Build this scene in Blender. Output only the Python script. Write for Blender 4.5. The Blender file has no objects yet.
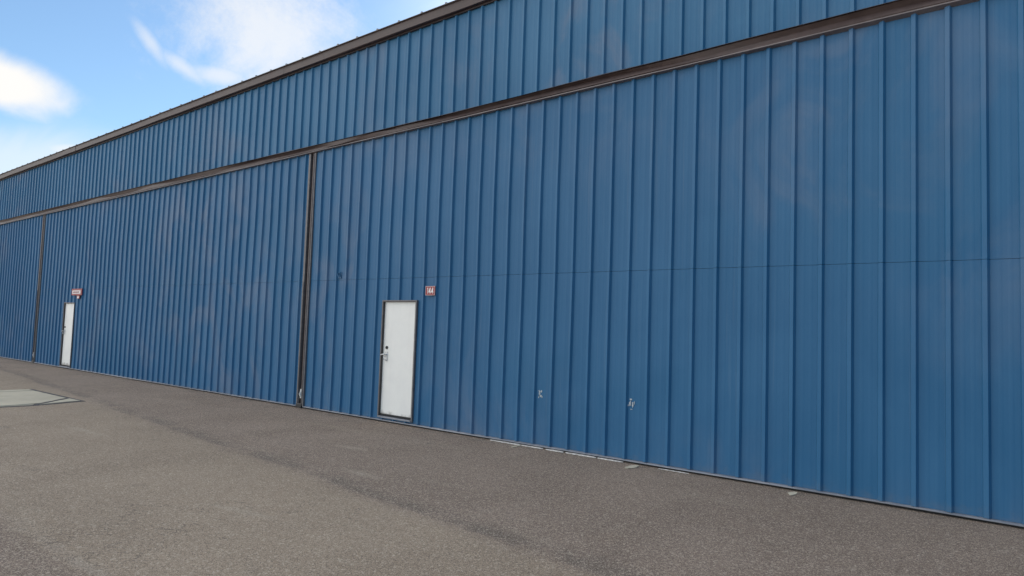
import bpy, bmesh, math, random
from mathutils import Vector, Matrix, noise as mnoise
random.seed(7)
sc = bpy.context.scene
COL = sc.collection
SP = 0.3012                      # rib spacing of the steel sheet

# ------------------------------------------------------------------ helpers
def obj(name, bm, mat, parent=None, smooth=False):
    bmesh.ops.recalc_face_normals(bm, faces=bm.faces)
    me = bpy.data.meshes.new(name)
    bm.to_mesh(me); bm.free()
    if mat: me.materials.append(mat)
    if smooth:
        for p in me.polygons: p.use_smooth = True
    o = bpy.data.objects.new(name, me); COL.objects.link(o)
    if parent: o.parent = parent
    return o
def thing(name, label, cat, loc=(0, 0, 0), group=None):
    o = bpy.data.objects.new(name, None); COL.objects.link(o)
    o.location = loc; o['label'] = label; o['category'] = cat
    o.empty_display_size = 0.2
    if group: o['group'] = group
    return o
def tag(o, label, cat, group=None):
    o['label'] = label; o['category'] = cat
    if group: o['group'] = group
    return o
def struct(o):
    o['kind'] = 'structure'; return o
def box(bm, x0, x1, y0, y1, z0, z1, bev=0.0):
    vs = [bm.verts.new((x, y, z)) for x in (x0, x1) for y in (y0, y1) for z in (z0, z1)]
    fs = [(0,1,3,2), (4,6,7,5), (0,4,5,1), (2,3,7,6), (0,2,6,4), (1,5,7,3)]
    nf = [bm.faces.new([vs[i] for i in f]) for f in fs]
    if bev:
        es = list({e for f in nf for e in f.edges})
        bmesh.ops.bevel(bm, geom=es, offset=bev, segments=2, affect='EDGES', profile=0.6)
def cyl(bm, p0, p1, r0, r1=None, n=16):
    p0, p1 = Vector(p0), Vector(p1); r1 = r0 if r1 is None else r1
    d = (p1 - p0).normalized()
    a = d.orthogonal().normalized(); b = d.cross(a)
    A = []; B = []
    for i in range(n):
        t = 2*math.pi*i/n; v = a*math.cos(t) + b*math.sin(t)
        A.append(bm.verts.new(p0 + v*r0)); B.append(bm.verts.new(p1 + v*r1))
    for i in range(n):
        j = (i+1) % n; bm.faces.new((A[i], A[j], B[j], B[i]))
    bm.faces.new(A[::-1]); bm.faces.new(B)
def tube(bm, pts, r, n=8, closed=False):
    pts = [Vector(p) for p in pts]; rings = []; m = len(pts)
    up = Vector((0.13, 0.9, 0.41))
    for i, p in enumerate(pts):
        q0 = pts[i-1] if (i > 0 or closed) else p
        q1 = pts[(i+1) % m] if (i < m-1 or closed) else p
        d = (q1-q0).normalized(); a = d.cross(up).normalized(); b = d.cross(a)
        rings.append([bm.verts.new(p + (a*math.cos(2*math.pi*k/n) + b*math.sin(2*math.pi*k/n))*r) for k in range(n)])
    for i in range(m if closed else m-1):
        A, B = rings[i], rings[(i+1) % m]
        for k in range(n): bm.faces.new((A[k], A[(k+1) % n], B[(k+1) % n], B[k]))
    if not closed:
        bm.faces.new(rings[0][::-1]); bm.faces.new(rings[-1])
def prism(bm, poly, z0, z1):
    """closed plan outline (x, y) from z0 to z1"""
    A = [bm.verts.new((x, y, z0)) for x, y in poly]; B = [bm.verts.new((x, y, z1)) for x, y in poly]
    n = len(poly)
    bm.faces.new(A[::-1]); bm.faces.new(B)
    for i in range(n): bm.faces.new((A[i], A[(i+1) % n], B[(i+1) % n], B[i]))

# ------------------------------------------------------------------ materials
def mat(name):
    m = bpy.data.materials.new(name); m.use_nodes = True
    nt = m.node_tree; b = nt.nodes['Principled BSDF']
    return m, nt, b
class N:
    """small node-building wrapper"""
    def __init__(s, nt): s.nt = nt
    def new(s, t, **kw):
        n = s.nt.nodes.new(t)
        for k, v in kw.items(): setattr(n, k, v)
        return n
    def put(s, sock, v):
        if hasattr(v, 'links') or isinstance(v, bpy.types.NodeSocket): s.nt.links.new(v, sock)
        else: sock.default_value = v
    def math(s, op, a, b=0.0, clamp=False):
        n = s.new('ShaderNodeMath', operation=op, use_clamp=clamp)
        s.put(n.inputs[0], a); s.put(n.inputs[1], b); return n.outputs[0]
    def mapr(s, v, a, b, c=0.0, d=1.0, smooth=True):
        n = s.new('ShaderNodeMapRange', interpolation_type='SMOOTHSTEP' if smooth else 'LINEAR')
        s.put(n.inputs[0], v)
        for i, x in enumerate((a, b, c, d)): n.inputs[i+1].default_value = x
        return n.outputs[0]
    def mix(s, f, a, b):
        n = s.new('ShaderNodeMix', data_type='RGBA')
        s.put(n.inputs[0], f)
        for k, v in ((6, a), (7, b)):
            s.put(n.inputs[k], v if not isinstance(v, tuple) else (*v[:3], 1.0))
        return n.outputs[2]
    def noise(s, vec, scale, detail=4.0, rough=0.55, dist=0.0):
        n = s.new('ShaderNodeTexNoise'); s.put(n.inputs['Vector'], vec)
        n.inputs['Scale'].default_value = scale; n.inputs['Detail'].default_value = detail
        n.inputs['Roughness'].default_value = rough; n.inputs['Distortion'].default_value = dist
        return n.outputs[0]
    def scalev(s, vec, v):
        n = s.new('ShaderNodeVectorMath', operation='MULTIPLY'); s.put(n.inputs[0], vec); n.inputs[1].default_value = v
        return n.outputs[0]
    def dot(s, vec, v):
        n = s.new('ShaderNodeVectorMath', operation='DOT_PRODUCT'); s.put(n.inputs[0], vec); n.inputs[1].default_value = v
        return n.outputs['Value']
    def sep(s, vec):
        n = s.new('ShaderNodeSeparateXYZ'); s.put(n.inputs[0], vec); return n.outputs
    def bump(s, h, strength, dist, nrm=None):
        n = s.new('ShaderNodeBump'); s.put(n.inputs['Height'], h)
        n.inputs['Strength'].default_value = strength; n.inputs['Distance'].default_value = dist
        if nrm is not None: s.put(n.inputs['Normal'], nrm)
        return n.outputs[0]
    def pos(s): return s.new('ShaderNodeNewGeometry').outputs['Position']

def painted_steel(name, c, fade, rough=0.50, seed=0.0, wear=1.0):
    m, nt, b = mat(name); g = N(nt); P = g.pos()
    big = g.noise(g.scalev(P, (0.55, 0.55, 0.4)), 1.0, 5, 0.6, 0.6)
    streak = g.noise(g.scalev(P, (9.0, 2.0, 0.55)), 1.0, 4, 0.6)
    fine = g.noise(g.scalev(P, (60, 60, 22)), 1.0, 3, 0.6)
    # every 3 ft wide sheet was coated a little differently
    sx = g.math('FLOOR', g.math('MULTIPLY', g.math('ADD', g.sep(P)[0], 0.05), 1/(3*SP)))
    wn = g.new('ShaderNodeTexWhiteNoise', noise_dimensions='1D'); nt.links.new(sx, wn.inputs['W'])
    f = g.math('ADD', g.math('MULTIPLY', g.mapr(big, 0.35, 0.7), 0.55), g.math('MULTIPLY', g.mapr(streak, 0.38, 0.72), 0.16))
    f = g.math('ADD', f, g.math('MULTIPLY', wn.outputs[0], 0.16))
    f = g.math('ADD', f, g.math('MULTIPLY', fine, 0.12))
    col = g.mix(g.math('MULTIPLY', f, wear, clamp=True), c, fade)
    # chalky run marks and dust, in streaks of their own shape
    runs = g.noise(g.scalev(P, (16.0, 3.0, 0.35)), 1.0, 3, 0.5, 0.3)
    col = g.mix(g.math('MULTIPLY', g.mapr(runs, 0.60, 0.75), 0.07*wear), col, (0.30, 0.33, 0.36))
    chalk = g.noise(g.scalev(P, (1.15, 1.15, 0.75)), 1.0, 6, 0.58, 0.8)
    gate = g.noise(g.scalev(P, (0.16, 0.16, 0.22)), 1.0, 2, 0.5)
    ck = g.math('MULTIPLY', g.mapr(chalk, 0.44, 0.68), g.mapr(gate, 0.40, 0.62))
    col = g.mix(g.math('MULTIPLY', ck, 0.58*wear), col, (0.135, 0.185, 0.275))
    deep = g.mapr(g.noise(g.scalev(P, (0.42, 0.42, 0.5)), 1.0, 3, 0.5, 0.5), 0.50, 0.68)
    col = g.mix(g.math('MULTIPLY', deep, 0.40*wear), col, (0.014, 0.112, 0.235))
    # mud splashed along the bottom edge, ragged
    z = g.sep(P)[2]
    rag = g.noise(g.scalev(P, (7, 2, 7)), 1.0, 4, 0.65)
    spl = g.mapr(g.math('SUBTRACT', g.math('MULTIPLY', rag, 0.42), z), 0.06, 0.20)
    col = g.mix(g.math('MULTIPLY', spl, 0.16*wear), col, (0.17, 0.15, 0.125))
    nt.links.new(col, b.inputs['Base Color'])
    r = g.math('ADD', g.math('MULTIPLY', big, 0.16), rough-0.08); nt.links.new(r, b.inputs['Roughness'])
    oil = g.noise(g.scalev(P, (3.2, 3.2, 0.9)), 1.0, 2, 0.5)
    n1 = g.bump(oil, 0.30, 0.02); n2 = g.bump(fine, 0.08, 0.002, n1)
    nt.links.new(n2, b.inputs['Normal'])
    b.inputs['Specular IOR Level'].default_value = 0.30
    return m
def metal_paint(name, c, c2, rough=0.5, metallic=0.0, scale=6.0):
    m, nt, b = mat(name); g = N(nt); P = g.pos()
    a = g.noise(g.scalev(P, (1, 1, 1.4)), scale, 6, 0.62, 0.4)
    s = g.noise(g.scalev(P, (1.2, 1.2, 14)), 1.0, 4, 0.6)
    f = g.math('ADD', g.math('MULTIPLY', g.mapr(a, 0.35, 0.7), 0.6), g.math('MULTIPLY', g.mapr(s, 0.35, 0.7), 0.4), clamp=True)
    nt.links.new(g.mix(f, c, c2), b.inputs['Base Color'])
    nt.links.new(g.math('ADD', g.math('MULTIPLY', a, 0.25), rough-0.1), b.inputs['Roughness'])
    b.inputs['Metallic'].default_value = metallic
    nt.links.new(g.bump(a, 0.25, 0.004), b.inputs['Normal'])
    return m

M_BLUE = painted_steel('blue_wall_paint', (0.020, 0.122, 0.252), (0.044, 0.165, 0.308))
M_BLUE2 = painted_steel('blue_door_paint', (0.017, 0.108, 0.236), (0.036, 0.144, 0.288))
M_BRONZE = metal_paint('bronze_trim', (0.048, 0.031, 0.030), (0.088, 0.060, 0.056), 0.5)
M_BRONZE_D = metal_paint('dark_bronze', (0.030, 0.020, 0.022), (0.056, 0.038, 0.038), 0.55)
M_LIP = metal_paint('worn_lip', (0.125, 0.105, 0.108), (0.195, 0.170, 0.170), 0.45)
M_RAIL = metal_paint('bottom_rail_metal', (0.17, 0.19, 0.23), (0.29, 0.30, 0.33), 0.45)
M_ZINC = metal_paint('zinc', (0.50, 0.52, 0.54), (0.66, 0.67, 0.68), 0.38, 0.55, 14)
M_PALE = metal_paint('pale_metal', (0.58, 0.60, 0.60), (0.72, 0.73, 0.72), 0.5, 0.0, 20)
M_FRAME = metal_paint('door_frame_paint', (0.115, 0.105, 0.110), (0.170, 0.158, 0.160), 0.5)
M_STRIP = metal_paint('dark_strip', (0.045, 0.040, 0.038), (0.075, 0.068, 0.064), 0.7)  # tar of the pad joints; on the door jambs, painted reveal shade
M_BLACK = metal_paint('black_metal', (0.018, 0.018, 0.02), (0.035, 0.034, 0.034), 0.4)
M_RUBBER = metal_paint('rubber_seal', (0.014, 0.014, 0.016), (0.03, 0.03, 0.03), 0.8)
M_RED = metal_paint('red_sign_paint', (0.27, 0.028, 0.034), (0.34, 0.050, 0.052), 0.45, 0.0, 18)
M_WHITE = metal_paint('white_sign_paint', (0.74, 0.71, 0.71), (0.82, 0.80, 0.79), 0.5, 0.0, 18)
M_ROOF = metal_paint('roof_sheet', (0.19, 0.19, 0.20), (0.27, 0.27, 0.28), 0.42)
M_DARK = metal_paint('interior_dark', (0.02, 0.02, 0.02), (0.03, 0.03, 0.03), 0.9)
M_TICK = metal_paint('worn_cream_paint', (0.40, 0.36, 0.27), (0.66, 0.61, 0.49), 0.85, 0.0, 30)
M_STICK = metal_paint('sticker_residue', (0.22, 0.30, 0.38), (0.62, 0.63, 0.61), 0.7, 0.0, 60)

def door_white():
    m, nt, b = mat('white_door_paint'); g = N(nt); P = g.pos(); z = g.sep(P)[2]
    a = g.noise(P, 3.0, 6, 0.6, 0.3); s = g.noise(g.scalev(P, (14, 14, 0.8)), 1.0, 4, 0.6)
    col = g.mix(g.mapr(a, 0.3, 0.75), (0.84, 0.835, 0.80), (0.79, 0.785, 0.76))
    col = g.mix(g.math('MULTIPLY', g.mapr(s, 0.5, 0.8), 0.07), col, (0.52, 0.50, 0.46))
    rag = g.noise(g.scalev(P, (5, 5, 5)), 1.0, 5, 0.65)
    dirt = g.mapr(g.math('SUBTRACT', g.math('MULTIPLY', rag, 0.28), z), -0.06, 0.05)
    col = g.mix(g.math('MULTIPLY', dirt, 0.75), col, (0.22, 0.20, 0.17))
    nt.links.new(col, b.inputs['Base Color']); b.inputs['Roughness'].default_value = 0.42
    nt.links.new(g.bump(g.noise(P, 5, 3), 0.1, 0.01), b.inputs['Normal'])
    return m
M_DOOR = door_white()

def asphalt():
    m, nt, b = mat('asphalt'); g = N(nt); P = g.pos(); X, Y, Z = g.sep(P)
    warp = g.noise(P, 0.35, 4, 0.6); warp2 = g.noise(P, 2.2, 4, 0.6)
    Yw = g.math('ADD', Y, g.math('ADD', g.math('MULTIPLY', g.math('SUBTRACT', warp, 0.5), 0.30), g.math('MULTIPLY', g.math('SUBTRACT', warp2, 0.5), 0.16)))
    # paving lanes run along the hangar: the join slants slightly away from it to the right
    s1 = g.math('ADD', Yw, g.math('MULTIPLY', g.math('ADD', X, 12.0), 0.098)); s1 = g.math('ADD', s1, 2.93)   # >0 = lane next to the doors
    s2 = g.math('ADD', Yw, 6.22)                                                                         # <0 = outer lane
    vor = g.new('ShaderNodeTexVoronoi', feature='F1'); nt.links.new(P, vor.inputs['Vector']); vor.inputs['Scale'].default_value = 200
    stone = vor.outputs['Color']; dist = vor.outputs['Distance']
    sv = g.sep(stone)[0]
    vor2 = g.new('ShaderNodeTexVoronoi', feature='F1'); nt.links.new(P, vor2.inputs['Vector']); vor2.inputs['Scale'].default_value = 80
    sv2 = g.sep(vor2.outputs['Color'])[1]
    blot = g.noise(P, 0.55, 6, 0.62, 0.4); mid = g.noise(P, 4.5, 6, 0.7); grit = g.noise(P, 60, 4, 0.75)
    streak = g.noise(g.scalev(P, (0.35, 2.4, 1)), 1.0, 5, 0.6, 0.5)
    inner = g.mix(g.mapr(blot, 0.32, 0.68), (0.205, 0.153, 0.121), (0.278, 0.212, 0.169))
    mid_l = g.mix(g.mapr(blot, 0.32, 0.68), (0.285, 0.221, 0.160), (0.368, 0.290, 0.212))
    outer = g.mix(g.mapr(blot, 0.32, 0.68), (0.205, 0.154, 0.120), (0.265, 0.203, 0.158))
    base = g.mix(g.mapr(s1, -0.30, 0.12), mid_l, inner)
    base = g.mix(g.mapr(s2, 0.10, -0.16), base, outer)
    # dark tarry seam and a pale scuffed ridge along the outer join
    seam = g.math('MULTIPLY', g.mapr(s1, -0.10, 0.0), g.mapr(s1, 0.34, 0.02))
    seam = g.math('MULTIPLY', seam, g.mapr(g.noise(P, 1.3, 5, 0.65), 0.36, 0.58))
    base = g.mix(g.math('MULTIPLY', seam, 0.72), base, (0.10, 0.085, 0.075))
    rid = g.math('MULTIPLY', g.mapr(s2, -0.03, 0.02), g.mapr(s2, 0.12, 0.04))
    rid = g.math('MULTIPLY', rid, g.mapr(g.noise(P, 2.0, 4, 0.6), 0.42, 0.6))
    base = g.mix(g.math('MULTIPLY', rid, 0.28), base, (0.46, 0.41, 0.35))
    # worn, pale scuffs and dusty film
    base = g.mix(g.math('MULTIPLY', g.mapr(streak, 0.56, 0.78), 0.45), base, (0.38, 0.32, 0.24))
    base = g.mix(g.math('MULTIPLY', g.mapr(mid, 0.55, 0.8), 0.35), base, (0.165, 0.14, 0.122))
    base = g.mix(g.math('MULTIPLY', g.mapr(g.noise(P, 0.8, 5, 0.6), 0.60, 0.75), 0.30), base, (0.36, 0.26, 0.18))
    foot_shade = g.mapr(g.math('ADD', Y, g.math('MULTIPLY', g.noise(g.scalev(P, (1.6, 3, 1)), 1.0, 6, 0.68), 1.5)), 0.42, 0.80)
    base = g.mix(g.math('MULTIPLY', foot_shade, 0.45), base, (0.085, 0.070, 0.060))       # ragged dark band, painted contact shade along the foot of the doors
    crk = g.noise(g.scalev(P, (0.35, 0.5, 1)), 1.0, 6, 0.62, 0.3)
    line = g.mapr(g.math('ABSOLUTE', g.math('SUBTRACT', crk, 0.475)), 0.0042, 0.0006)
    line = g.math('MULTIPLY', line, g.mapr(g.noise(P, 0.45, 3, 0.5), 0.50, 0.60))
    base = g.mix(g.math('MULTIPLY', line, 0.5), base, (0.06, 0.05, 0.042))
    oilm = g.mapr(g.noise(P, 1.15, 4, 0.55, 0.3), 0.66, 0.74)
    base = g.mix(g.math('MULTIPLY', oilm, 0.38), base, (0.09, 0.075, 0.065))
    # pale tyre scuffs
    for (cx_, cy_, rx_, ry_, an) in ((-6.0, -4.75, 0.55, 0.07, 0.18), (-8.0, -2.05, 0.5, 0.10, 0.1), (-6.6, -3.0, 0.45, 0.12, -0.1), (-11.5, -4.1, 0.9, 0.10, 0.05)):
        du = g.math('SUBTRACT', X, cx_); dv = g.math('SUBTRACT', Y, cy_); ca, sa = math.cos(an), math.sin(an)
        e1 = g.math('ADD', g.math('MULTIPLY', du, ca/rx_), g.math('MULTIPLY', dv, sa/rx_)); e2 = g.math('ADD', g.math('MULTIPLY', du, -sa/ry_), g.math('MULTIPLY', dv, ca/ry_))
        rr = g.math('ADD', g.math('SQRT', g.math('ADD', g.math('MULTIPLY', e1, e1), g.math('MULTIPLY', e2, e2))), g.math('MULTIPLY', g.math('SUBTRACT', mid, 0.5), 1.6))
        base = g.mix(g.math('MULTIPLY', g.mapr(rr, 1.1, 0.2), 0.45), base, (0.47, 0.40, 0.31))
    # stones of the mix showing in the worn binder
    base = g.mix(g.math('MULTIPLY', g.mapr(sv, 0.60, 0.92), 0.60), base, (0.62, 0.52, 0.41))
    base = g.mix(g.math('MULTIPLY', g.mapr(sv, 0.45, 0.08), 0.70), base, (0.085, 0.073, 0.062))
    base = g.mix(g.math('MULTIPLY', g.mapr(sv2, 0.86, 0.95), 0.55), base, (0.64, 0.55, 0.44))
    base = g.mix(g.math('MULTIPLY', g.mapr(grit, 0.5, 0.75), 0.25), base, (0.48, 0.39, 0.31))
    nt.links.new(base, b.inputs['Base Color'])
    b.inputs['Roughness'].default_value = 0.88; b.inputs['Specular IOR Level'].default_value = 0.25
    h = g.math('ADD', g.math('MULTIPLY', dist, -1.0), g.math('MULTIPLY', grit, 0.5))
    n1 = g.bump(h, 0.8, 0.008)
    n2 = g.bump(g.math('SUBTRACT', blot, g.math('MULTIPLY', seam, 0.3)), 0.35, 0.05, n1)
    nt.links.new(n2, b.inputs['Normal'])
    return m
M_ASPH = asphalt()
def concrete():
    m, nt, b = mat('concrete'); g = N(nt); P = g.pos()
    a = g.noise(P, 1.4, 6, 0.62, 0.5); f = g.noise(P, 45, 4, 0.7)
    col = g.mix(g.mapr(a, 0.3, 0.72), (0.50, 0.455, 0.345), (0.40, 0.362, 0.275))
    col = g.mix(g.math('MULTIPLY', g.mapr(f, 0.5, 0.8), 0.3), col, (0.30, 0.29, 0.25))
    nt.links.new(col, b.inputs['Base Color']); b.inputs['Roughness'].default_value = 0.85
    nt.links.new(g.bump(f, 0.3, 0.003), b.inputs['Normal'])
    return m
M_CONC = concrete()
def worn_line():
    m, nt, b = mat('worn_white_paint'); g = N(nt); P = g.pos()
    f = g.noise(P, 22, 5, 0.7)
    nt.links.new(g.mix(g.mapr(f, 0.35, 0.62), (0.42, 0.40, 0.37), (0.84, 0.82, 0.79)), b.inputs['Base Color'])
    b.inputs['Roughness'].default_value = 0.8
    return m
M_LINE = worn_line()

# ------------------------------------------------------------------ ground
bm = bmesh.new()
v = [bm.verts.new(p) for p in ((-900, -900, 0), (900, -900, 0), (900, 900, 0), (-900, 900, 0))]; bm.faces.new(v)
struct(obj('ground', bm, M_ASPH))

# concrete pad let into the asphalt, corner cracked off, tar in its joints
bm = bmesh.new()
prism(bm, [(-18.32, -2.80), (-15.33, -2.76), (-15.02, -3.70), (-14.98, -9.2), (-18.36, -9.2)], -0.05, 0.004)
struct(obj('pad_joint', bm, M_STRIP))
bm = bmesh.new()
def jag(poly, a=0.012):
    out = []
    for i in range(len(poly)):
        p, q = Vector(poly[i]), Vector(poly[(i+1) % len(poly)]); n = max(2, int((q-p).length/0.18))
        d = (q-p).normalized(); nn = Vector((-d.y, d.x))
        for k in range(n):
            w = p.lerp(q, k/n) + nn*random.uniform(-a, a)*(1 if k else 0.4); out.append((w.x, w.y))
    return out
prism(bm, jag([(-17.86, -2.90), (-16.05, -2.87), (-15.34, -3.52), (-15.22, -4.10), (-15.20, -9.12), (-17.74, -9.12)]), -0.05, 0.011)
prism(bm, jag([(-18.26, -2.88), (-17.95, -2.88), (-17.83, -9.12), (-18.28, -9.12)]), -0.05, 0.009)
prism(bm, jag([(-15.93, -2.85), (-15.43, -2.83), (-15.12, -3.60), (-15.27, -3.44)]), -0.05, 0.012)
prism(bm, jag([(-15.21, -3.66), (-15.09, -3.72), (-15.05, -9.12), (-15.14, -9.12), (-15.15, -4.10)]), -0.05, 0.010)
struct(obj('concrete_pad', bm, M_CONC))

# ------------------------------------------------------------------ hangar
BAY = 15.65
COLS = [-12.270 + BAY*k for k in (-2, -1, 0, 1, 2)]
XL, XR = COLS[0] - 0.6, COLS[-1] + 0.6
DEPTH = 18.0
UP_Y = 0.27                      # face of the wall above the doors
RIB0 = -2.545 - 0.022           # phase of the door ribs
RIB1 = -5.610 - 0.022          # phase of the upper-wall ribs

def profile(x0, x1, phase, hgt=0.036):
    pts = []
    n0 = int((x0-phase)/SP) - 2; n1 = int((x1-phase)/SP) + 2
    for n in range(n0, n1):
        c = phase + n*SP
        pts += [(c-.042, 0), (c-.030, -hgt*0.70), (c+.012, -hgt), (c+.032, 0)]
        for q in (SP*0.36, SP*0.64):
            pts += [(c+q-.022, 0), (c+q-.008, -.0014), (c+q+.008, -.0014), (c+q+.022, 0)]
    pts.sort()
    def at(x):
        for (a, ya), (b, yb) in zip(pts, pts[1:]):
            if a <= x <= b: return ya + (yb-ya)*(x-a)/(b-a)
        return 0
    return [(x0, at(x0))] + [p for p in pts if x0+1e-4 < p[0] < x1-1e-4] + [(x1, at(x1))]
def ribbed(bm, x0, x1, z0, z1, phase, y=0.0, back=0.05, wob=0.0):
    """closed ribbed sheet between two heights, with a back"""
    pr = profile(x0, x1, phase)
    nz = 1 if wob == 0 else max(2, int((z1-z0)/0.6))
    rows = []
    for k in range(nz+1):
        z = z0 + (z1-z0)*k/nz
        rows.append([bm.verts.new((px, y + py + (wob*(mnoise.noise(Vector((px*0.45, 3.1, z*0.7)))) if wob else 0), z)) for px, py in pr])
    for a, b_ in zip(rows, rows[1:]):
        for i in range(len(pr)-1): bm.faces.new((a[i], a[i+1], b_[i+1], b_[i]))
    k0 = [bm.verts.new((x, y+back, z)) for x, z in ((x0, z0), (x1, z0), (x1, z1), (x0, z1))]
    bm.faces.new((k0[0], k0[3], k0[2], k0[1]))
    bm.faces.new([*rows[-1], k0[2], k0[3]]); bm.faces.new([*rows[0][::-1], k0[0], k0[1]])
    bm.faces.new([k0[0], *[r[0] for r in rows], k0[3]][::-1]); bm.faces.new([k0[1], *[r[-1] for r in rows], k0[2]])

hangar = thing('hangar', 'long blue ribbed steel hangar with bifold bay doors, bronze eave and bronze door header', 'hangar', (0, 0, 0))
# upper front wall
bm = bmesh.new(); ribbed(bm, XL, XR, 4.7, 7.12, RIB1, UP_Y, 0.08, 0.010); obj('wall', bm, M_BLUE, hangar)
# end walls and rear wall
bm = bmesh.new()
box(bm, XL-0.1, XL, -0.02, DEPTH, 0, 7.04); box(bm, XR, XR+0.1, -0.02, DEPTH, 0, 7.04); box(bm, XL, XR, DEPTH-0.1, DEPTH-0.002, 0, 7.04)
box(bm, XL+0.001, COLS[0]-0.22, 0.0, 0.2, 0, 5.0); box(bm, COLS[-1]+0.18, XR-0.001, 0.0, 0.2, 0, 5.0)
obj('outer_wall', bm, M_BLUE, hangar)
# roof: two ribbed slopes, rib ends showing at the eave
RIDGE = DEPTH/2; SL = 1.5/12
bm = bmesh.new()
pr = [(XL-0.15, 0.0)]
xx = XL
while xx < XR+0.1:                      # standing seams every two feet
    pr += [(xx-0.020, 0.0), (xx-0.012, -0.026), (xx+0.012, -0.026), (xx+0.020, 0.0)]; xx += 0.61
pr.append((XR+0.25, 0.0))
EY = 0.115
zt = lambda y: 7.243 + (y-EY)*SL
A = [bm.verts.new((x, EY, zt(EY) - h)) for x, h in pr]; B = [bm.verts.new((x, RIDGE, zt(RIDGE) - h)) for x, h in pr]
Cc = [bm.verts.new((x, DEPTH+0.3, zt(-0.3) - h)) for x, h in pr]
A2 = [bm.verts.new((x, EY, zt(EY) - 0.008)) for x, h in pr]
B2 = [bm.verts.new((x, RIDGE, zt(RIDGE) - 0.10)) for x, h in pr]; C2 = [bm.verts.new((x, DEPTH+0.3, zt(-0.3) - 0.012)) for x, h in pr]
for P_, Q_ in ((A, B), (B, Cc), (Cc, C2), (C2, B2), (B2, A2), (A2, A)):
    for i in range(len(pr)-1): bm.faces.new((P_[i], P_[i+1], Q_[i+1], Q_[i]))
bm.faces.new((A[0], B[0], Cc[0], C2[0], B2[0], A2[0])); bm.faces.new((A[-1], B[-1], Cc[-1], C2[-1], B2[-1], A2[-1]))
obj('roof', bm, M_ROOF, hangar)
bm = bmesh.new()
g0 = [(XL-0.08, 0.36, 7.10), (XL-0.08, RIDGE, 8.2), (XL-0.08, DEPTH, 7.05)]; g1 = [(XR+0.08, a[1], a[2]) for a in g0]
a = [bm.verts.new(p) for p in g0]; b = [bm.verts.new(p) for p in g1]
bm.faces.new(a); bm.faces.new(b[::-1])
for i in range(3): bm.faces.new((a[i], a[(i+1) % 3], b[(i+1) % 3], b[i]))
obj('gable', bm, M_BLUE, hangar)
# eave trim: boxed gutter with a rolled lip, lapped every 6 m, a bit out of line
def extrude_x(bm, x0, x1, sec, step, wob, dents=()):
    """sec = closed list of (y, z, looseness); swept along X with slight irregularity"""
    n = max(1, int((x1-x0)/step)); rows = []
    for k in range(n+1):
        x = x0 + (x1-x0)*k/n; r = []
        for j, (y, z, l) in enumerate(sec):
            dy = wob*l*mnoise.noise(Vector((x*0.55, j*0.37, 1.7))); dz = wob*l*mnoise.noise(Vector((x*0.8, j*0.53, 9.2)))
            for (dx, w, ay, az, jj) in dents:
                if jj is None or j in jj:
                    e = math.exp(-((x-dx)/w)**2); dy += ay*e*l; dz += az*e*l
            r.append(bm.verts.new((x, y+dy, z+dz)))
        rows.append(r)
    m_ = len(sec)
    for p, q in zip(rows, rows[1:]):
        for j in range(m_): bm.faces.new((p[j], p[(j+1) % m_], q[(j+1) % m_], q[j]))
    bm.faces.new(rows[0][::-1]); bm.faces.new(rows[-1])
bm = bmesh.new()
x = XL-0.12
while x < XR+0.1:
    e = min(x+6.1, XR+0.12); o_ = random.uniform(-0.004, 0.004)
    extrude_x(bm, x, e-0.004, [(0.266, 7.11, 0), (0.266, 7.075, 0), (0.170, 7.072+o_, 1), (0.155+o_, 7.080, 1), (0.150+o_, 7.222, 1), (0.135, 7.228, 1), (0.135, 7.240, 1), (0.18, 7.238, 0), (0.266, 7.225, 0)], 0.4, 0.010)
    x = e
obj('eave_trim', bm, M_BRONZE, hangar)
bm = bmesh.new()
extrude_x(bm, XL-0.02, XR+0.02, [(0.268, 7.071, 0), (0.268, 7.045, 1), (0.225, 7.043, 1), (0.225, 7.071, 0)], 0.6, 0.004)
obj('soffit_trim', bm, M_BRONZE_D, hangar)

# header that covers the top of the doors: dented bronze flashing with a pale lower lip
dents = [(-11.3, 0.7, -0.03, -0.030, (4, 5)), (-10.3, 0.55, -0.030, 0.040, (5,)), (-9.5, 0.5, -0.02, 0.03, (4,)), (-14.6, 0.7, 0.012, 0.03, (4,)), (-16.4, 0.9, -0.012, -0.03, (4,)),
         (-19.5, 0.8, -0.02, 0.040, (4, 5)), (-21.4, 0.7, 0.015, -0.035, (4,)), (-23.3, 0.7, -0.02, 0.04, (4, 5)), (-5.6, 1.1, 0.01, 0.02, (4,)), (-26.5, 1.0, 0.015, 0.03, (4,)), (-4.0, 0.7, -0.01, -0.02, (4,))]
RISE = [(0.0, 3.6, 0.0, 0.024, None)]; SAG = [(-9.6, 4.6, 0.0, -0.036, (2, 3))]
bm = bmesh.new()
extrude_x(bm, XL+0.05, XR-0.05, [(0.262, 5.06, 0), (0.262, 5.33, 0), (0.20, 5.315, 0), (-0.066, 5.222, 1), (-0.032, 5.166, 1), (-0.048, 5.135, 1), (-0.066, 5.104, 0.8), (-0.056, 5.100, 0.4), (0.0, 5.100, 0)], 0.14, 0.016, dents + RISE + SAG)
obj('door_header', bm, M_BRONZE, hangar)
bm = bmesh.new()
extrude_x(bm, XL+0.05, XR-0.05, [(0.255, 5.078, 0), (0.20, 5.094, 0), (-0.056, 5.0955, 0.6), (-0.066, 5.093, 0.8), (-0.069, 5.079, 0.8), (-0.060, 5.075, 0.8), (0.0, 5.074, 0)], 0.25, 0.007, RISE)
obj('header_lip', bm, M_LIP, hangar)
bm = bmesh.new()
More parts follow.
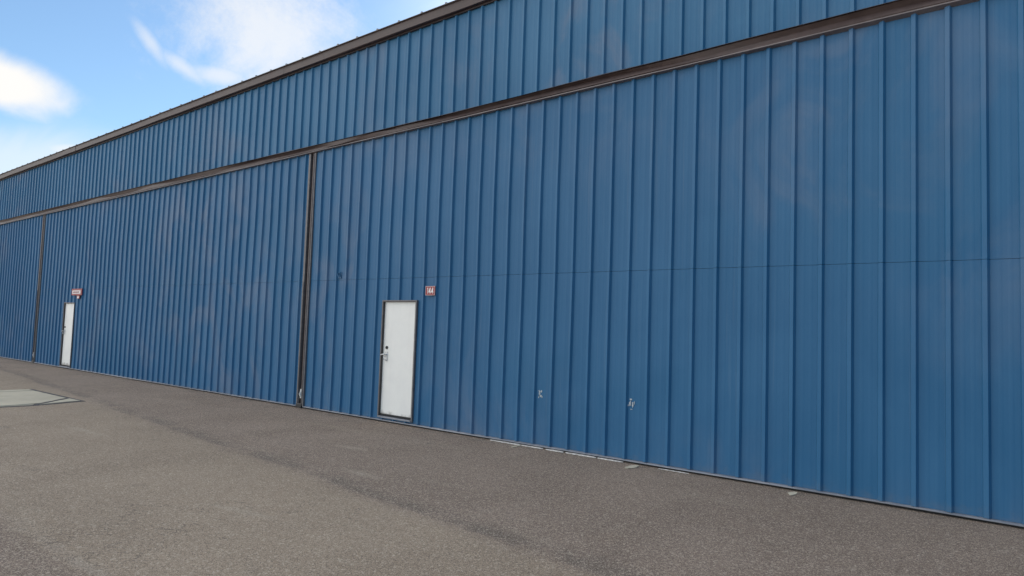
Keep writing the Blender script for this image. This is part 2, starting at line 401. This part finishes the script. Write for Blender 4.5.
extrude_x(bm, XL+0.05, XR-0.05, [(0.266, 5.30, 0), (0.266, 5.34, 0), (-0.058, 5.244, 1), (-0.088, 5.226, 1), (-0.067, 5.2245, 1)], 0.2, 0.010, RISE + [(-9.6, 4.6, 0.0, -0.036, (2, 3, 4))])
obj('header_cap', bm, M_BRONZE_D, hangar)

# columns between the bays
for c in COLS:
    bm = bmesh.new()
    box(bm, c-0.118, c+0.118, 0.018, 0.24, 0, 5.07); box(bm, c-0.012, c+0.012, -0.004, 0.0175, 0, 5.07)
    colm = obj('column', bm, M_BRONZE_D, hangar)
    bm = bmesh.new()
    box(bm, c+0.014, c+0.052, -0.040, 0.017, 0.19, 0.37, 0.008); box(bm, c+0.020, c+0.045, -0.056, -0.041, 0.23, 0.32, 0.006)
    cyl(bm, (c+0.032, -0.070, 0.275), (c+0.032, -0.057, 0.275), 0.012)
    obj('latch', bm, M_PALE, colm)
    bm = bmesh.new()
    box(bm, c-0.10, c+0.08, -0.05, 0.017, 0.0, 0.09, 0.01); box(bm, c-0.052, c-0.016, -0.03, 0.017, 0.091, 0.20, 0.006)
    obj('foot_bracket', bm, M_BLACK, colm)

# bay doors: each a bifold panel of ribbed sheet in two halves, walk-door opening left of centre
SEAM = 2.496
DX0, DX1, DZ0, DZ1 = 2.362, 3.240, 0.088, 2.106    # opening measured from the column left of it
for k in range(4):
    c0, c1 = COLS[k], COLS[k+1]
    x0, x1 = c0 + 0.120, c1 - 0.120
    a = c0+DX0 + (0.16 if k == 1 else 0.0); b = a + DX1 - DX0
    if k in (0, 3): a, b = x0+0.30, x0+0.31
    bm = bmesh.new()
    ph = RIB0 if k == 2 else RIB0
    ribbed(bm, x0, x1, SEAM+0.0019, 5.09, ph, 0.0, 0.05, 0.014)
    ribbed(bm, x0, a, 0.045, SEAM-0.0019, ph, 0.0, 0.05, 0.014)
    ribbed(bm, b, x1, 0.045, SEAM-0.0019, ph, 0.0, 0.05, 0.014)
    z0, z1 = (DZ0-0.035, DZ1-0.05) if k == 1 else (DZ0, DZ1)
    ribbed(bm, a+0.0005, b-0.0005, z1, SEAM-0.0019, ph, 0.0, 0.05, 0.014)
    ribbed(bm, a+0.0005, b-0.0005, 0.045, z0, ph, 0.0, 0.05, 0.014)
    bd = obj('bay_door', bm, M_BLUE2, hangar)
    bm = bmesh.new()
    box(bm, x0, a, 0.055, 0.075, 0.03, 5.07); box(bm, b, x1, 0.055, 0.075, 0.03, 5.07); box(bm, a, b, 0.055, 0.075, DZ1, 5.07)
    obj('door_backing', bm, M_DARK, bd)
    for xa, xb in ((x0-0.062, x0-0.001), (x1+0.001, x1+0.062)):
        bm = bmesh.new()
        lo, hi = min(xa, xb), max(xa, xb)
        box(bm, lo+0.001, hi-0.001, -0.032, 0.0165, 0.04, 5.068, 0.004)
        box(bm, (lo+0.006 if xa < x0 else hi-0.022), (lo+0.022 if xa < x0 else hi-0.006), -0.042, -0.033, 0.05, (5.05 if xa < x0 else SEAM-0.02))
        obj('edge_trim', bm, M_FRAME, bd)
    bm = bmesh.new()
    extrude_x(bm, x0, x1, [(0.04, 0.026, 0), (0.04, 0.0445, 0), (-0.036, 0.040, 0.5), (-0.042, 0.038, 0.8), (-0.044, 0.026, 0.8), (-0.036, 0.022, 0.5)], 0.35, 0.007)
    obj('bottom_rail', bm, M_RAIL, bd)
    bm = bmesh.new(); box(bm, x0, x1, 0.0, 0.03, 0.002, 0.016); obj('bottom_seal', bm, M_RUBBER, bd)

# the ring on the sheet left of the walk door
bm = bmesh.new()
cx, cz = -11.215, 2.605
tube(bm, [(cx+0.042*math.cos(t), -0.022-0.01*math.sin(t*2), cz+0.042*math.sin(t)) for t in [2*math.pi*i/20 for i in range(20)]], 0.010, 8, True)
box(bm, cx-0.05, cx+0.05, -0.016, -0.004, cz-0.075, cz-0.045, 0.003)
obj('pull_ring', bm, M_BLUE2, hangar)

# walk doors
def walk_door(a, DZ0, DZ1):
    b = a + DX1 - DX0
    o = None
    bm = bmesh.new(); box(bm, a+0.025, b-0.026, 0.006, 0.060, DZ0+0.014, DZ1-0.025, 0.003)
    leaf = obj('door', bm, M_DOOR, hangar)
    bm = bmesh.new()
    box(bm, a-0.004, a+0.022, -0.038, 0.095, DZ0-0.02, DZ1+0.008, 0.004); box(bm, b-0.022, b+0.006, -0.038, 0.095, DZ0-0.02, DZ1+0.008, 0.004)
    box(bm, a+0.023, b-0.023, -0.0375, 0.095, DZ1-0.020, DZ1+0.007, 0.004)
    box(bm, a+0.023, b-0.023, 0.061, 0.094, DZ0+0.01, DZ1-0.021)
    obj('frame', bm, M_FRAME, leaf)
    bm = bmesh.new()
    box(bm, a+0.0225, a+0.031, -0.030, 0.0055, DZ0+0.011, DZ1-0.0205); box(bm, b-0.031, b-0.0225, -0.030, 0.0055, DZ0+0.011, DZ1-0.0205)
    obj('dark_strip', bm, M_STRIP, leaf)  # dark jamb lining that paints in the shade of the reveal
    bm = bmesh.new(); box(bm, a+0.023, b-0.023, -0.052, 0.090, DZ0-0.016, DZ0+0.010, 0.004)
    obj('sill', bm, M_RAIL, leaf)
    bm = bmesh.new(); box(bm, a+0.028, b-0.028, -0.008, 0.0045, DZ0+0.016, DZ0+0.050, 0.003)
    obj('sweep', bm, M_RUBBER, leaf)
    kx = a + 0.128
    bm = bmesh.new(); cyl(bm, (kx, 0.027, 1.285), (kx, 0.012, 1.285), 0.029, 0.027, 20); cyl(bm, (kx, 0.0115, 1.285), (kx, 0.003, 1.285), 0.016, 0.014, 16)
    box(bm, kx-0.003, kx+0.003, -0.002, 0.003, 1.275, 1.295)
    bm.transform(Matrix.Translation((0, -0.022, 0))); obj('deadbolt', bm, M_BLACK, leaf, False)
    bm = bmesh.new()
    box(bm, kx-0.030, kx+0.030, 0.019, 0.0268, 1.055, 1.215, 0.003)
    cyl(bm, (kx, 0.0185, 1.165), (kx, -0.030, 1.165), 0.012, 0.012, 14)
    tube(bm, [(kx, -0.032, 1.165), (kx-0.02, -0.036, 1.166), (kx-0.06, -0.036, 1.160), (kx-0.085, -0.030, 1.152)], 0.011, 10)
    tube(bm, [(kx-0.01, 0.016, 1.125), (kx-0.015, -0.022, 1.120), (kx-0.012, -0.032, 1.095), (kx-0.010, -0.022, 1.070), (kx-0.008, 0.016, 1.066)], 0.008, 8)
    bm.transform(Matrix.Translation((0, -0.022, 0))); obj('handle', bm, M_ZINC, leaf, False)
    for hz in (0.35, 1.12, 1.88):
        bm = bmesh.new(); cyl(bm, (b-0.028, -0.002, hz-0.05), (b-0.028, -0.002, hz+0.05), 0.0065, None, 10)
        obj('hinge', bm, M_ZINC, leaf)
    return leaf
OPEN = {1: COLS[1]+DX0+0.16, 2: COLS[2]+DX0}
walk_door(OPEN[1], DZ0-0.035, DZ1-0.05); walk_door(OPEN[2], DZ0, DZ1)

# ------------------------------------------------------------------ signs
SEGS = {'1': [[(0.42, 0.0), (0.62, 0.0), (0.62, 1.0), (0.46, 1.0), (0.24, 0.84), (0.30, 0.70), (0.42, 0.78)]],
        '4': [[(0.56, 0.0), (0.76, 0.0), (0.76, 1.0), (0.54, 1.0), (0.02, 0.36), (0.02, 0.20), (0.56, 0.20)]]}
def digit(bm, ch, x, z, w, h, y):
    for poly in SEGS[ch]:
        A = [bm.verts.new((x+px*w, y, z+pz*h)) for px, pz in poly]; B = [bm.verts.new((x+px*w, y+0.002, z+pz*h)) for px, pz in poly]
        bm.faces.new(A); bm.faces.new(B[::-1])
        for i in range(len(A)): bm.faces.new((A[i], A[(i+1) % len(A)], B[(i+1) % len(A)], B[i]))
    if ch == '4':   # the bar to the right of the upright
        box(bm, x+0.761*w, x+0.95*w, y, y+0.002, z+0.20*h, z+0.36*h)
sx0, sx1, sz0, sz1 = -8.820, -8.590, 2.190, 2.345
sg = thing('number_sign', 'small red number plate reading 144 beside the white door near the middle', 'sign', ((sx0+sx1)/2, -0.036, sz0))
inv = Matrix.Translation(-sg.location)
def sobj(n, bm, m_, par):
    bm.transform(Matrix.Translation(-Vector(par.location))); return obj(n, bm, m_, par)
bm = bmesh.new(); box(bm, sx0, sx1, -0.043, -0.0345, sz0, sz1, 0.002); sobj('plate', bm, M_RED, sg)
bm = bmesh.new()
for q in ((sx0+.003, sx1-.003, sz0+.003, sz0+.007), (sx0+.003, sx1-.003, sz1-.007, sz1-.003)): box(bm, q[0], q[1], -0.0452, -0.0434, q[2], q[3])
for q in ((sx0+.003, sx0+.007), (sx1-.007, sx1-.003)): box(bm, q[0], q[1], -0.0452, -0.0434, sz0+.0075, sz1-.0075)
sobj('border', bm, M_WHITE, sg)
bm = bmesh.new()
for i, ch in enumerate('144'): digit(bm, ch, sx0+(0.030, 0.078, 0.140)[i], sz0+0.028, 0.058, 0.102, -0.0455)
sobj('lettering', bm, M_WHITE, sg)

tx0, tx1, tz0, tz1 = -24.74, -23.92, 2.285, 2.485
s2 = thing('notice_sign', 'white notice plate with red edging and small red tag below, over the far white door', 'sign', ((tx0+tx1)/2, -0.036, tz0-0.11))
bm = bmesh.new(); box(bm, tx0, tx1, -0.060, -0.034, tz0, tz1, 0.003); sobj('plate', bm, M_RED, s2)
bm = bmesh.new(); box(bm, tx0+0.07, tx1-0.09, -0.063, -0.0605, tz0+0.045, tz1-0.055); sobj('panel', bm, M_WHITE, s2)
bm = bmesh.new()
xx = tx0+0.13
while xx < tx1-0.17:                                     # unreadable red marks on the plate
    w = random.uniform(0.03, 0.06); box(bm, xx, xx+w, -0.066, -0.0632, tz0+0.070, tz1-0.080); xx += w+0.025
sobj('marking', bm, M_RED, s2)
bm = bmesh.new(); box(bm, -24.32, -24.10, -0.050, -0.034, tz0-0.105, tz0-0.002, 0.003); sobj('tag', bm, M_RED, s2)
bm = bmesh.new(); box(bm, -24.27, -24.15, -0.0535, -0.0503, tz0-0.095, tz0-0.035); sobj('tag_face', bm, M_WHITE, s2)

# ------------------------------------------------------------------ torn sticker remnants
def flakes(bm, cx, cz, spots, y):
    for (dx, dz, w, h) in spots:
        n = 11; A = []
        for i in range(n):
            t = 2*math.pi*i/n; r = random.uniform(0.55, 1.1)
            A.append((cx+dx+w*r*math.cos(t), cz+dz+h*r*math.sin(t)))
        F_ = [bm.verts.new((px, y, pz)) for px, pz in A]; K = [bm.verts.new((px, y+0.0015, pz)) for px, pz in A]
        bm.faces.new(F_); bm.faces.new(K[::-1])
        for i in range(n): bm.faces.new((F_[i], F_[(i+1) % n], K[(i+1) % n], K[i]))
bm = bmesh.new()
flakes(bm, -6.375, 0.77, [(0.012, 0.03, 0.016, 0.024), (-0.02, 0.0, 0.014, 0.05), (0.0, -0.035, 0.030, 0.017), (-0.032, -0.055, 0.008, 0.02), (0.028, -0.05, 0.010, 0.014), (-0.045, 0.035, 0.008, 0.008)], -0.0105)
tag(obj('torn_sticker', bm, M_STICK), 'torn pale sticker scrap on the blue ribbed door, nearer the white walk door', 'sticker')
bm = bmesh.new()
flakes(bm, -4.905, 0.765, [(0.028, -0.02, 0.018, 0.040), (-0.012, -0.005, 0.016, 0.045), (0.0, 0.05, 0.026, 0.012), (-0.04, -0.03, 0.010, 0.018), (0.05, 0.01, 0.008, 0.03), (0.01, -0.075, 0.02, 0.006)], -0.0105)
tag(obj('torn_sticker', bm, M_STICK), 'torn pale sticker scrap on the blue ribbed door, farther right of the white walk door', 'sticker')

# ------------------------------------------------------------------ bits along the foot of the doors
def ragged_strip(bm, p, q, w, z0=0.004, z1=0.010):
    p, q = Vector(p), Vector(q); n = max(5, int((q-p).length/0.04)); d = (q-p).normalized(); nn = Vector((-d.y, d.x))
    L, R_ = [], []
    for i in range(n+1):
        m_ = p.lerp(q, i/n); tap = min(1.0, 0.35+min(i, n-i)*0.4)
        L.append(m_ + nn*w*0.5*tap*random.uniform(0.6, 1.2)); R_.append(m_ - nn*w*0.5*tap*random.uniform(0.6, 1.2))
    prism(bm, [(v_.x, v_.y) for v_ in L + R_[::-1]], z0, z1)
bm = bmesh.new()
xx = -7.25
while xx < -5.05:
    w = random.uniform(0.25, 0.60); ragged_strip(bm, (xx, -0.066), (xx+w, -0.066), 0.055, 0.004, 0.012); xx += w + random.uniform(0.01, 0.05)
ragged_strip(bm, (-4.45, -0.085), (-4.05, -0.085), 0.020)
struct(obj('paint_line', bm, M_LINE))
def tick(x, y0, w):
    bm = bmesh.new(); ragged_strip(bm, (x, y0), (x-0.01, -0.105), w, 0.004, 0.009); struct(obj('paint_line', bm, M_TICK))
tick(-6.64, -0.30, 0.065); tick(-4.73, -0.39, 0.105); tick(-2.78, -0.31, 0.085)

# ------------------------------------------------------------------ world: sky with thin cloud
SUN_EL, SUN_AZ = math.radians(40), math.radians(-22)     # azimuth from +Y (behind the hangar) towards +X
w = bpy.data.worlds.new('World'); sc.world = w; w.use_nodes = True
nt = w.node_tree; g = N(nt); bg = nt.nodes['Background']
sky = g.new('ShaderNodeTexSky', sky_type='NISHITA'); sky.sun_disc = False
sky.sun_elevation = SUN_EL; sky.sun_rotation = SUN_AZ
sky.air_density = 1.0; sky.dust_density = 0.4; sky.ozone_density = 1.2; sky.altitude = 200
D = g.new('ShaderNodeTexCoord').outputs['Generated']
nrm = g.new('ShaderNodeVectorMath', operation='NORMALIZE'); nt.links.new(D, nrm.inputs[0]); D = nrm.outputs[0]
# tangent frame over the open sky left of the roof line
cen = Vector((-0.90, 0.30, 0.31)).normalized(); ru = Vector((0, 0, 1)).cross(cen).normalized()*-1; uu = ru.cross(cen).normalized()
if uu.z < 0: uu = -uu
u = g.dot(D, tuple(ru)); vv = g.dot(D, tuple(uu)); front = g.mapr(g.dot(D, tuple(cen)), 0.3, 0.7)
def uv_of(d): d = Vector(d).normalized(); return d.dot(ru), d.dot(uu)
wisp = g.noise(g.scalev(D, (5, 5, 9)), 1.0, 7, 0.62, 0.9); puff = g.noise(D, 9.0, 6, 0.6, 0.5)
def blob(d, ru_, rv_, ang, soft0, soft1, tex, amt):
    cu, cv = uv_of(d)
    du = g.math('SUBTRACT', u, cu); dv = g.math('SUBTRACT', vv, cv)
    ca, sa = math.cos(ang), math.sin(ang)
    a_ = g.math('ADD', g.math('MULTIPLY', du, ca/ru_), g.math('MULTIPLY', dv, sa/ru_))
    b_ = g.math('ADD', g.math('MULTIPLY', du, -sa/rv_), g.math('MULTIPLY', dv, ca/rv_))
    r = g.math('SQRT', g.math('ADD', g.math('MULTIPLY', a_, a_), g.math('MULTIPLY', b_, b_)))
    r = g.math('ADD', r, g.math('MULTIPLY', g.math('SUBTRACT', tex, 0.5), amt))
    return g.math('MULTIPLY', g.mapr(r, soft1, soft0), front)
CL = []
CL.append((blob((-0.945, 0.205, 0.262), 0.105, 0.040, -0.20, 0.35, 1.0, puff, 1.0), 1.0))      # bright cloud at the left
tex2 = g.math('ADD', g.math('MULTIPLY', wisp, 0.6), g.math('MULTIPLY', g.noise(D, 34.0, 6, 0.72), 0.4))
CL.append((blob((-0.806, 0.458, 0.375), 0.118, 0.082, 0.0, 0.0, 1.3, tex2, 2.6), 0.74))        # veil above the roof
CL.append((blob((-0.874, 0.352, 0.334), 0.034, 0.010, -0.85, 0.0, 1.2, tex2, 1.8), 0.50))      # thin curl: upper part
CL.append((blob((-0.866, 0.389, 0.314), 0.036, 0.012, -0.45, 0.0, 1.2, tex2, 1.8), 0.58))      # middle
CL.append((blob((-0.848, 0.428, 0.312), 0.045, 0.015, 0.05, 0.0, 1.2, tex2, 1.8), 0.65))       # foot, running into the veil
CL.append((blob((-0.925, 0.295, 0.195), 0.040, 0.012, 0.05, 0.2, 1.1, wisp, 1.2), 0.7))        # scrap by the roof
CL.append((blob((-0.955, 0.235, 0.175), 0.26, 0.050, 0.05, 0.1, 1.15, wisp, 1.6), 0.50))       # pale band low down
mask = None
for m_, k in CL:
    t = g.math('MULTIPLY', m_, k); mask = t if mask is None else g.math('MAXIMUM', mask, t)
# unseen cloud added to brighten the shaded side, thickest behind and left of camera
far = g.noise(g.scalev(D, (2.2, 2.2, 4.5)), 1.0, 7, 0.6, 0.6)
back = g.mapr(g.dot(D, tuple(Vector((-0.90, -0.30, 0.38)).normalized())), -0.25, 0.75)
cover = g.math('MULTIPLY', g.mapr(g.math('ADD', far, g.math('MULTIPLY', back, 0.46)), 0.66, 0.94), g.mapr(g.dot(D, tuple(cen)), 0.96, 0.80))
up = g.mapr(g.sep(D)[2], -0.02, 0.05)
CLOUD_FILL, CLOUD_FRONT = 14.5, 6.6
tone = g.mix(0.5, (0.92, 0.97, 1.0), (0.92, 0.97, 1.0))
def scaled(k):
    return (1.0*k, 0.985*k, 0.96*k)
skyc = g.mix(mask, g.scalev(sky.outputs[0], (0.88, 1.02, 1.07)), scaled(CLOUD_FRONT))
skyc = g.mix(g.math('MULTIPLY', g.math('MULTIPLY', cover, up), 0.9), skyc, scaled(CLOUD_FILL))
nt.links.new(skyc, bg.inputs['Color']); bg.inputs['Strength'].default_value = 0.12

sd = bpy.data.lights.new('sun', 'SUN'); sd.energy = 3.6; sd.angle = math.radians(0.53); sd.color = (1.0, 0.945, 0.87)
so = bpy.data.objects.new('sun', sd); COL.objects.link(so)
to = Vector((math.sin(SUN_AZ)*math.cos(SUN_EL), math.cos(SUN_AZ)*math.cos(SUN_EL), math.sin(SUN_EL)))
so.rotation_euler = to.to_track_quat('Z', 'Y').to_euler(); so.location = to*60

# ------------------------------------------------------------------ camera (solved from the photograph's vanishing points and rib spacing)
f, pi_, ro, ya = 697.5, 0.0617, -0.0348, 0.6914
R0 = Vector((math.cos(ya), math.sin(ya), 0)); F0 = Vector((-math.sin(ya), math.cos(ya), 0)); U0 = Vector((0, 0, 1))
F = F0*math.cos(pi_) + U0*math.sin(pi_); U1 = -F0*math.sin(pi_) + U0*math.cos(pi_)
R = R0*math.cos(ro) - U1*math.sin(ro); U = R0*math.sin(ro) + U1*math.cos(ro)
cd = bpy.data.cameras.new('camera'); cd.sensor_width = 36.0; cd.lens = 36.0*f/1024; cd.clip_start = 0.05; cd.clip_end = 4000
cam = bpy.data.objects.new('camera', cd); COL.objects.link(cam)
M = Matrix((R, U, -F)).transposed().to_4x4(); M.translation = Vector((-0.3089, -8.0653, 1.6472))
cam.matrix_world = M
sc.camera = cam

vs = sc.view_settings
vs.view_transform = 'Standard'; vs.look = 'None'; vs.gamma = 1.0; vs.use_curve_mapping = False; vs.exposure = 0.35
